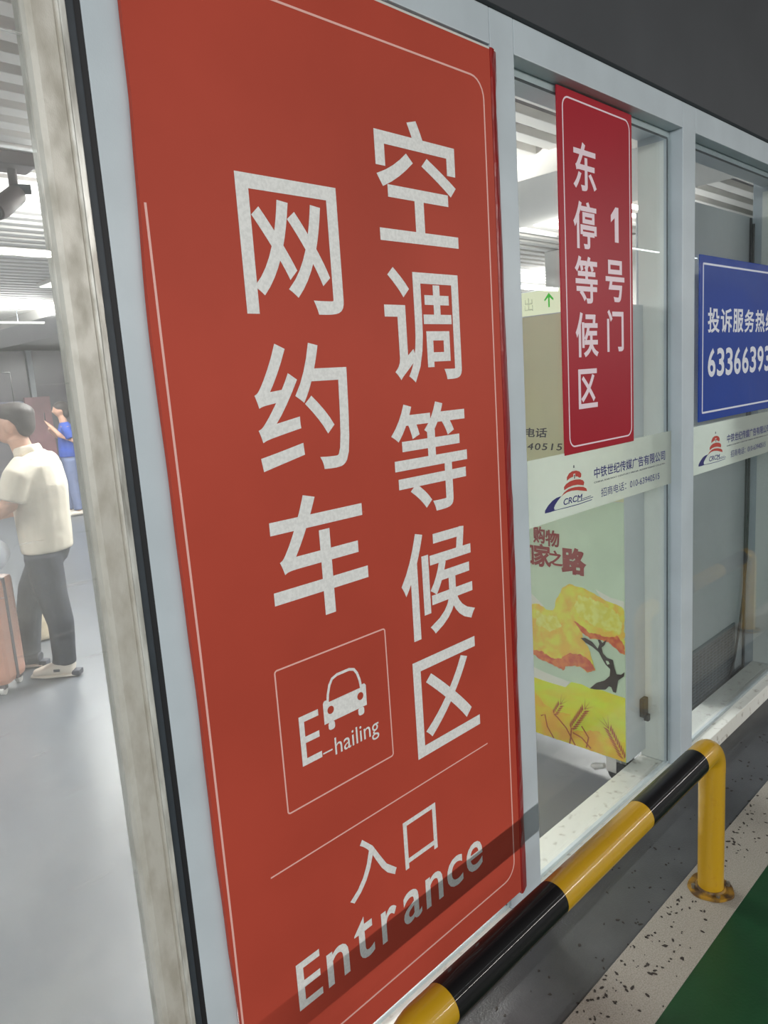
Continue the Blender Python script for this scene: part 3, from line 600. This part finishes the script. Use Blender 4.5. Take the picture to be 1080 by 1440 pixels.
# ------------------------------------------------------------------ guard rails
def guard_rail(x0, label):
    e, pp = thing_at('guard_rail', (x0, -0.32, 0.004), label, 'guard rail', 'striped guard rails on the kerb strip')
    R_ = 0.038; xa, xb = x0-1.33, x0; zt = 0.472; y = -0.32
    def arc(cx, sgn):
        return [(cx + sgn*(-0.055 + 0.055*math.sin(t)), y, zt-0.055+0.055*math.cos(t)) for t in [math.pi/2*i/8 for i in range(9)]]
    far = [(x0-0.118, y, zt)] + arc(xb, 1) + [(xb, y, zt-0.075)]
    pp(tube('elbow', far, R_, M['yellow'], e, 32, caps=False))
    pp(tube('upright', [(xb, y, zt-0.0745), (xb, y, 0.006)], R_*0.985, M['yellow'], e, 32))
    near = [(xa+0.112, y, zt)] + arc(xa, -1) + [(xa, y, zt-0.075)]
    pp(tube('elbow', near, R_, M['yellow'], e, 32, caps=False))
    pp(tube('upright', [(xa, y, zt-0.0745), (xa, y, 0.006)], R_*0.985, M['yellow'], e, 32))
    for a, b, m in ((x0-0.118, x0-0.453, 'black_band'), (x0-0.453, x0-0.853, 'yellow'), (x0-0.853, xa+0.112, 'black_band')):
        pp(tube('yellow_section' if m == 'yellow' else 'black_section', [(a, y, zt), (b, y, zt)], R_*(1.0 if m == 'yellow' else 1.012), M[m], e, 40))
    for cx in (xa, xb):
        bmf = bmesh.new(); n = 40; ri = []; rtop = []
        for k in range(n):
            a = 2*math.pi*k/n; r = 0.066*(1+0.03*math.sin(3*a)+0.02*math.sin(7*a))
            ri.append(bmf.verts.new((cx+r*math.cos(a), y+r*math.sin(a), 0.004))); rtop.append(bmf.verts.new((cx+r*0.98*math.cos(a), y+r*0.98*math.sin(a), 0.0105+0.002*math.sin(a*2))))
        bmf.faces.new(ri[::-1]); bmf.faces.new(rtop)
        for k in range(n): bmf.faces.new((ri[k], ri[(k+1) % n], rtop[(k+1) % n], rtop[k]))
        pp(bm_obj('base_flange', bmf, M['rust'], e))
        pp(tube('weld_ring', [(cx, y, 0.0105), (cx, y, 0.0165)], [0.0435, 0.0395], M['rust'], e, 28))
        for k in range(4):
            a = math.pi/4+k*math.pi/2
            pp(tube('anchor_bolt', [(cx+0.053*math.cos(a), y+0.053*math.sin(a), 0.008), (cx+0.053*math.cos(a), y+0.053*math.sin(a), 0.021)], 0.0062, M['bolt'], e, 6))
guard_rail(2.073, 'black and yellow pipe guard rail in front of the red sign')
guard_rail(4.43, 'black and yellow pipe guard rail farther along the kerb, mirrored in the third pane')

# ------------------------------------------------------------------ hall contents
cl = structure(box('trim_2', (7.0, 2.0, 0), (7.9, 3.4, 2.82), M['hall_wall'], bev=0.01))
sf = structure(empty('wall_shopfront'))
# far dark glazed screen seen through the door
for k, x in enumerate((2.2, 4.0, 5.8, 7.6, 9.4, 11.2)):
    box('glazed_panel', (x+0.06, 15.0, 0.05), (x+1.72, 15.05, 2.69), M['dark_wall'], sf, bev=0.004)
    box('mullion', (x-0.05, 14.97, 0), (x+0.05, 15.08, 2.70), M['ac_grey'], sf, bev=0.004)
rp, rpp = thing_at('poster_stand', (5.6, 14.6, 0), 'pale red poster stand far down the hall beside the dark glazed screen', 'stand')
rpp(box('board', (5.45, 14.58, 0.35), (5.95, 14.64, 1.75), M['poster_far'], rp, bev=0.01)); rpp(box('foot', (5.4, 14.45, 0), (6.0, 14.78, 0.05), M['suit_dark'], rp, bev=0.01)); rpp(box('stem', (5.65, 14.6, 0.05), (5.75, 14.63, 0.35), M['suit_dark'], rp, bev=0.004))
bk = structure(box('wall_shop', (12.6, 6.2, 0), (12.98, 9.5, 2.6), M['dark_wall'], bev=0.01))
pz, zp = thing_at('shop_sign', (12.55, 7.9, 1.9), 'glowing orange shop sign far behind the second pane', 'sign')
zp(box('sign_box', (12.52, 7.35, 1.98), (12.59, 8.6, 2.2), M['suit_dark'], pz, bev=0.01))
zp(box('sign_face', (12.505, 7.4, 2.0), (12.5195, 8.55, 2.18), M['shop_orange'], pz, bev=0.003))

# ceiling lamps and added fill tubes (their light sources are placed with them at the top)
LL = ('fill tube added just inside the panes, hidden above the red sign', 'white tube lamp over the hall floor, hidden above the red sign', 'white tube lamp to the left of the door, near the panes', 'bright thin tube lamp crossing above the walking man', 'farthest tube lamp at the end of the hall behind the door', 'fill tube added beyond the beam behind the crimson sign', 'fill tube added near the white pillar behind the crimson sign', 'tube lamp beyond the beam, hidden behind the red sign', 'far fill tube added beyond the beam, hidden behind the red sign')
for (x, y, sx, _e), lab in zip(TUBES, LL):
    e, pp = thing_at('tube_or_fill_lamp', (x, y, 2.82), lab, 'lamp', 'ceiling tube lamps of the hall')
    pp(tube('lamp_tube', [(x-sx/2, y, 2.60), (x+sx/2, y, 2.60)], 0.012, M['tube'], e, 12))
    for q in (-0.42, 0.42): pp(tube('suspension_wire', [(x+sx*q, y, 2.61), (x+sx*q, y, 2.819)], 0.003, M['ac_frame'], e, 6))
e, pp = thing_at('panel_lamp', (3.2, 6.7, 2.82), 'square ceiling lamp hidden behind the aluminium door stile', 'lamp')
pp(box('housing', (3.08, 6.48, 2.785), (3.52, 6.92, 2.8195), M['slat'], e, bev=0.004))
pp(box('diffuser', (3.10, 6.50, 2.777), (3.50, 6.90, 2.7848), M['tube'], e, bev=0.002))

# security camera hung under the slats
sc_, sp_ = thing_at('security_camera', (1.50, 2.90, 2.82), 'dark ceiling security camera seen through the door glass', 'camera')
sp_(box('ceiling_plate', (1.30, 2.80, 2.755), (1.60, 2.98, 2.8195), M['suit_dark'], sc_, bev=0.012))
sp_(tube('arm', [(1.50, 2.9, 2.755), (1.50, 2.9, 2.67)], 0.022, M['suit_dark'], sc_, 14))
sp_(tube('pivot', [(1.49, 2.87, 2.655), (1.56, 2.84, 2.655)], 0.024, M['ac_frame'], sc_, 16))
sp_(tube('housing', [(1.52, 2.88, 2.64), (1.49, 2.86, 2.625), (1.37, 2.76, 2.53), (1.34, 2.74, 2.51)], [0.025, 0.048, 0.05, 0.044], M['suit_dark'], sc_, 18))
sp_(tube('lens_ring', [(1.34, 2.74, 2.51), (1.33, 2.73, 2.50)], [0.034, 0.030], M['black_plastic'], sc_, 18))

# ------------------------------------------------------------------ people
def organic(name, chains, m, parent, voxel=0.012, extra=None, smooth_it=4, boxes=None):
    """one continuous surface grown from tapering elliptical limbs fused together"""
    bm = bmesh.new()
    for pts, rad in chains: add_tube(bm, pts, rad, 16)
    for c, r in (extra or []):
        t = bmesh.ops.create_icosphere(bm, subdivisions=3, radius=1.0)
        for v in t['verts']: v.co = Vector((c[0]+v.co.x*r[0], c[1]+v.co.y*r[1], c[2]+v.co.z*r[2]))
    for a, b in (boxes or []): add_box(bm, a, b, 0.01)
    o = bm_obj(name, bm, m, parent)
    rm = o.modifiers.new('fuse', 'REMESH'); rm.mode = 'VOXEL'; rm.voxel_size = voxel; rm.use_smooth_shade = True
    s_ = o.modifiers.new('relax', 'SMOOTH'); s_.factor = 0.6; s_.iterations = smooth_it
    return o
# local frame of a figure: +X forward, +Y to its left, Z up
def place(e, loc, ang): e.location = loc; e.rotation_euler = (0, 0, ang)
ang = math.atan2(math.sin(YAW), -math.cos(YAW))      # walking to the left of the photograph
man = empty('person', label='man in a cream polo shirt and dark jeans walking left behind the door glass', cat='person')
body = organic('body', [
    ([(-0.005, 0, 1.27), (0.03, 0, 1.34), (0.055, 0, 1.42)], [0.075, 0.058, 0.056]),
    ([(-0.01, 0.19, 1.25), (0.05, 0.22, 1.06), (0.19, 0.20, 0.985), (0.32, 0.17, 0.955)], [0.055, 0.047, 0.040, 0.028]),
    ([(-0.01, -0.19, 1.25), (0.04, -0.22, 1.05), (0.19, -0.18, 0.98), (0.31, -0.14, 0.955)], [0.055, 0.047, 0.040, 0.028]),
    ([(-0.02, 0, 1.30), (-0.02, 0, 0.85)], [(0.09, 0.15), (0.10, 0.14)]),
    ([(-0.01, 0.085, 0.86), (-0.055, 0.10, 0.50), (-0.078, 0.10, 0.30), (-0.068, 0.10, 0.08)], [0.075, 0.055, 0.045, 0.036]),
    ([(-0.01, -0.085, 0.86), (0.14, -0.09, 0.50), (0.195, -0.095, 0.30), (0.225, -0.10, 0.08)], [0.075, 0.055, 0.045, 0.036]),
    ([(0.31, 0.17, 0.957), (0.355, 0.165, 0.948), (0.39, 0.155, 0.935)], [(0.020, 0.038), (0.018, 0.042), (0.014, 0.038)]),
    ([(0.30, -0.14, 0.957), (0.345, -0.135, 0.948), (0.38, -0.13, 0.935)], [(0.020, 0.038), (0.018, 0.042), (0.014, 0.038)]),
] + [([(0.38, 0.155+dy, 0.935), (0.415, 0.15+dy, 0.922), (0.425, 0.15+dy, 0.895), (0.405, 0.15+dy, 0.878)], [0.0095, 0.009, 0.0085, 0.008]) for dy in (-0.031, -0.0105, 0.0105, 0.031)]
  + [([(0.37, -0.13+dy, 0.935), (0.405, -0.125+dy, 0.922), (0.415, -0.125+dy, 0.895), (0.395, -0.125+dy, 0.878)], [0.0095, 0.009, 0.0085, 0.008]) for dy in (-0.031, -0.0105, 0.0105, 0.031)]
  + [([(0.335, 0.13, 0.94), (0.36, 0.112, 0.915), (0.385, 0.115, 0.893)], [0.013, 0.011, 0.009]), ([(0.325, -0.10, 0.94), (0.35, -0.085, 0.915), (0.375, -0.09, 0.893)], [0.013, 0.011, 0.009])],
  M['skin'], man, 0.0075, extra=[((0.075, 0, 1.505), (0.098, 0.074, 0.105)), ((0.105, 0, 1.45), (0.068, 0.055, 0.062)), ((0.168, 0, 1.475), (0.022, 0.014, 0.024)), ((0.163, 0, 1.437), (0.014, 0.026, 0.009)), ((0.058, 0.079, 1.478), (0.023, 0.013, 0.034)), ((0.058, -0.079, 1.478), (0.023, 0.013, 0.034)), ((0.150, 0, 1.53), (0.025, 0.055, 0.012))])
organic('hair', [], M['hair'], man, 0.009, extra=[((0.050, 0, 1.556), (0.112, 0.082, 0.068)), ((0.0, 0, 1.500), (0.056, 0.071, 0.080)), ((0.020, 0, 1.530), (0.078, 0.080, 0.062)), ((0.12, 0, 1.590), (0.06, 0.06, 0.028))], smooth_it=2)
for s in (1, -1):
    organic('eye', [], M['dark_ink'], man, 0.004, extra=[((0.154, 0.034*s, 1.500), (0.010, 0.014, 0.008))], smooth_it=1)
    organic('eyebrow', [([(0.160, 0.018*s, 1.518), (0.152, 0.052*s, 1.517)], [0.005, 0.004])], M['hair'], man, 0.004, smooth_it=1)
shirt = organic('polo_shirt', [
    ([(-0.025, 0, 0.755), (-0.025, 0, 0.85), (-0.025, 0, 1.0), (-0.035, 0, 1.14), (-0.035, 0, 1.25), (-0.01, 0, 1.325)], [(0.137, 0.175), (0.143, 0.175), (0.148, 0.175), (0.145, 0.19), (0.122, 0.185), (0.075, 0.085)]),
    ([(-0.03, 0.13, 1.265), (-0.01, 0.205, 1.215), (0.035, 0.228, 1.085)], [0.078, 0.076, 0.080]),
    ([(-0.03, -0.13, 1.265), (-0.01, -0.205, 1.215), (0.035, -0.228, 1.075)], [0.078, 0.076, 0.080])], M['polo'], man, 0.011)
organic('collar', [([(0.068, 0.02, 1.318), (0.050, 0.062, 1.335), (0.005, 0.078, 1.345), (-0.045, 0.050, 1.352), (-0.060, 0, 1.354), (-0.045, -0.050, 1.352), (0.005, -0.078, 1.345), (0.050, -0.062, 1.335), (0.068, -0.02, 1.318)], [(0.030, 0.012)]*9)], M['polo'], man, 0.007, smooth_it=2)
organic('jeans', [
    ([(-0.02, 0, 0.86), (-0.02, 0, 0.74), (-0.02, 0, 0.68)], [(0.122, 0.16), (0.122, 0.162), (0.095, 0.14)]),
    ([(-0.03, 0.085, 0.74), (-0.055, 0.10, 0.50), (-0.085, 0.10, 0.33), (-0.075, 0.10, 0.12), (-0.07, 0.10, 0.085)], [0.105, 0.088, 0.074, 0.066, 0.070]),
    ([(0.0, -0.085, 0.74), (0.14, -0.09, 0.50), (0.195, -0.095, 0.33), (0.225, -0.10, 0.12), (0.225, -0.10, 0.085)], [0.105, 0.088, 0.074, 0.066, 0.070])], M['jeans'], man, 0.012)
for fx, fy, nm in ((-0.06, 0.10, 0), (0.225, -0.10, 1)):
    o = organic('shoe', [([(fx-0.065, fy, 0.052), (fx, fy, 0.062), (fx+0.09, fy, 0.046), (fx+0.175, fy, 0.030)], [(0.042, 0.038), (0.050, 0.040), (0.034, 0.047), (0.020, 0.036)])], M['shoe'] if nm == 0 else M['shoe_dark'], man, 0.007)
    sl_ = organic('shoe_sole', [([(fx-0.085, fy, 0.013), (fx, fy, 0.012), (fx+0.10, fy, 0.012), (fx+0.195, fy, 0.013)], [(0.012, 0.032), (0.012, 0.038), (0.012, 0.048), (0.010, 0.026)])], M['shoe'], man, 0.007, smooth_it=2)
    box('heel_patch', (fx-0.104, fy-0.030, 0.008), (fx-0.055, fy+0.030, 0.040), M['shoe_dark'], man, bev=0.006)
    box('shoe_mark', (fx+0.005, fy+0.0415, 0.045), (fx+0.040, fy+0.0475, 0.060), M['shoe_dark'], man, bev=0.001)
place(man, (1.54, 3.36, 0), ang)

# suitcase pushed by the man
sc2 = empty('suitcase', label='coral hard-shell suitcase on wheels standing in front of the walking man', cat='suitcase')
box('shell', (-0.12, -0.20, 0.055), (0.12, 0.20, 0.66), M['suitcase'], sc2, bev=0.035)
for y in (-0.14, -0.07, 0.0, 0.07, 0.14):
    box('rib', (-0.128, y-0.010, 0.11), (0.128, y+0.010, 0.61), M['suitcase'], sc2, bev=0.006)
box('zip_band', (-0.013, -0.205, 0.06), (0.013, 0.205, 0.655), M['suit_dark'], sc2, bev=0.004)
box('side_pocket', (-0.08, -0.212, 0.20), (0.075, -0.199, 0.50), M['suit_dark'], sc2, bev=0.006)
for x in (-0.09, 0.09):
    for y in (-0.155, 0.155):
        tube('wheel', [(x, y-0.011, 0.026), (x, y+0.011, 0.026)], 0.026, M['caster_white'], sc2, 18)
        box('wheel_housing', (x-0.02, y-0.02, 0.035), (x+0.02, y+0.02, 0.062), M['suit_dark'], sc2, bev=0.004)
tube('handle', [(-0.10, -0.09, 0.645), (-0.10, -0.09, 0.672), (-0.10, 0.09, 0.672), (-0.10, 0.09, 0.645)], 0.008, M['bolt'], sc2, 10)
place(sc2, (1.13, 3.43, 0), ang+math.pi/2)
# pale blue cloth bag lying on the suitcase
pb = empty('duffel_bag', label='pale blue soft bag resting on top of the coral suitcase', cat='bag')
organic('bag_body', [([(-0.10, 0, 0.785), (0, 0, 0.785), (0.10, 0, 0.785)], [(0.075, 0.075), (0.105, 0.095), (0.075, 0.075)])], M['pale_blue'], pb, 0.012)
tube('strap', [(-0.06, 0.0, 0.88), (-0.03, 0, 0.94), (0.03, 0, 0.94), (0.06, 0, 0.88)], 0.008, M['pale_blue'], pb, 8)
place(pb, (1.235, 3.335, 0.0), ang+math.pi/2)
# cream bag on the floor behind the man's legs
bg = empty('tote_bag', label='cream tote bag standing on the floor behind the walking man', cat='bag')
organic('bag_body', [([(0, 0, 0.01), (0, 0, 0.16), (0, 0, 0.30), (0.0, 0, 0.36)], [(0.10, 0.12), (0.11, 0.13), (0.085, 0.11), (0.03, 0.09)])], M['cream_bag'], bg, 0.014)
for s in (-1, 1): tube('strap', [(0, -0.06, 0.34), (0.01*s, -0.04, 0.46), (0.01*s, 0.04, 0.46), (0, 0.06, 0.34)], 0.006, M['cream_bag'], bg, 8)
place(bg, (1.72, 4.12, 0), ang)

# far person in blue
wm = empty('person', label='person in a blue shirt and blue jeans holding a phone far down the hall', cat='person')
organic('body', [
    ([(0, 0, 1.28), (0.02, 0, 1.42)], [0.055, 0.05]),
    ([(-0.01, 0.17, 1.27), (-0.06, 0.22, 1.04), (0.10, 0.20, 1.16), (0.20, 0.12, 1.30)], [0.048, 0.042, 0.036, 0.026]),
    ([(-0.01, -0.17, 1.27), (-0.03, -0.21, 1.04), (0.11, -0.16, 1.14), (0.20, -0.06, 1.26)], [0.048, 0.042, 0.036, 0.026]),
    ([(0, 0, 1.28), (0, 0, 0.85)], [(0.08, 0.13), (0.09, 0.13)]),
    ([(0.0, 0.08, 0.86), (0.0, 0.09, 0.5), (-0.02, 0.10, 0.06)], [0.07, 0.05, 0.036]),
    ([(0.0, -0.08, 0.86), (0.04, -0.09, 0.5), (0.08, -0.10, 0.06)], [0.07, 0.05, 0.036]),
    ([(0.19, 0.12, 1.29), (0.23, 0.09, 1.34)], [(0.018, 0.034), (0.015, 0.03)])]
    + [([(0.225, 0.09+dy, 1.33), (0.245, 0.07+dy, 1.36), (0.25, 0.04+dy, 1.375)], 0.009) for dy in (-0.03, -0.01, 0.01, 0.03)] + [([(0.205, 0.075, 1.30), (0.225, 0.045, 1.325)], 0.010)],
    M['skin'], wm, 0.011, extra=[((0.035, 0, 1.505), (0.09, 0.07, 0.105)), ((0.125, 0, 1.485), (0.02, 0.013, 0.02)), ((0.03, 0.072, 1.49), (0.018, 0.009, 0.028)), ((0.03, -0.072, 1.49), (0.018, 0.009, 0.028))])
organic('hair', [], M['hair'], wm, 0.011, extra=[((0.01, 0, 1.54), (0.105, 0.085, 0.085)), ((-0.035, 0, 1.47), (0.06, 0.075, 0.09))])
organic('shirt', [([(0, 0, 0.84), (0, 0, 1.0), (-0.01, 0, 1.2), (0, 0, 1.33)], [(0.125, 0.165), (0.12, 0.16), (0.115, 0.175), (0.065, 0.08)]),
    ([(-0.01, 0.12, 1.26), (-0.02, 0.185, 1.20), (-0.04, 0.21, 1.10)], [0.08, 0.072, 0.070]), ([(-0.01, -0.12, 1.26), (-0.015, -0.185, 1.2), (-0.025, -0.205, 1.10)], [0.08, 0.072, 0.070])], M['shirt_blue'], wm, 0.013)
organic('jeans', [([(0, 0, 0.88), (0, 0, 0.76)], [(0.11, 0.15), (0.11, 0.15)]), ([(0, 0.08, 0.8), (0, 0.09, 0.5), (-0.02, 0.10, 0.08)], [0.09, 0.072, 0.058]), ([(0, -0.08, 0.8), (0.04, -0.09, 0.5), (0.08, -0.10, 0.08)], [0.09, 0.072, 0.058])], M['jeans_blue'], wm, 0.013)
for fx, fy in ((-0.02, 0.10), (0.08, -0.10)):
    organic('shoe', [([(fx-0.06, fy, 0.042), (fx+0.02, fy, 0.045), (fx+0.16, fy, 0.026)], [(0.035, 0.035), (0.04, 0.038), (0.018, 0.034)])], M['shoe'], wm, 0.009)
box('phone', (0.238, 0.015, 1.345), (0.246, 0.085, 1.485), M['black_plastic'], wm, bev=0.003)
place(wm, (4.18, 9.52, 0), ang+0.5)

# navy case on a hanging frame seen above the man's head
nb, np_ = thing_at('hanging_box', (2.55, 6.6, 1.2), 'navy box hung in a thin wire frame above the walking man', 'box')
np_(box('box_body', (2.30, 6.45, 1.44), (2.62, 6.62, 1.64), M['navy_bag'], nb, bev=0.015))
np_(tube('wire_frame', [(2.30, 6.53, 1.64), (2.30, 6.53, 1.92), (2.56, 6.53, 1.92), (2.56, 6.53, 1.64)], 0.006, M['cable'], nb, 8))
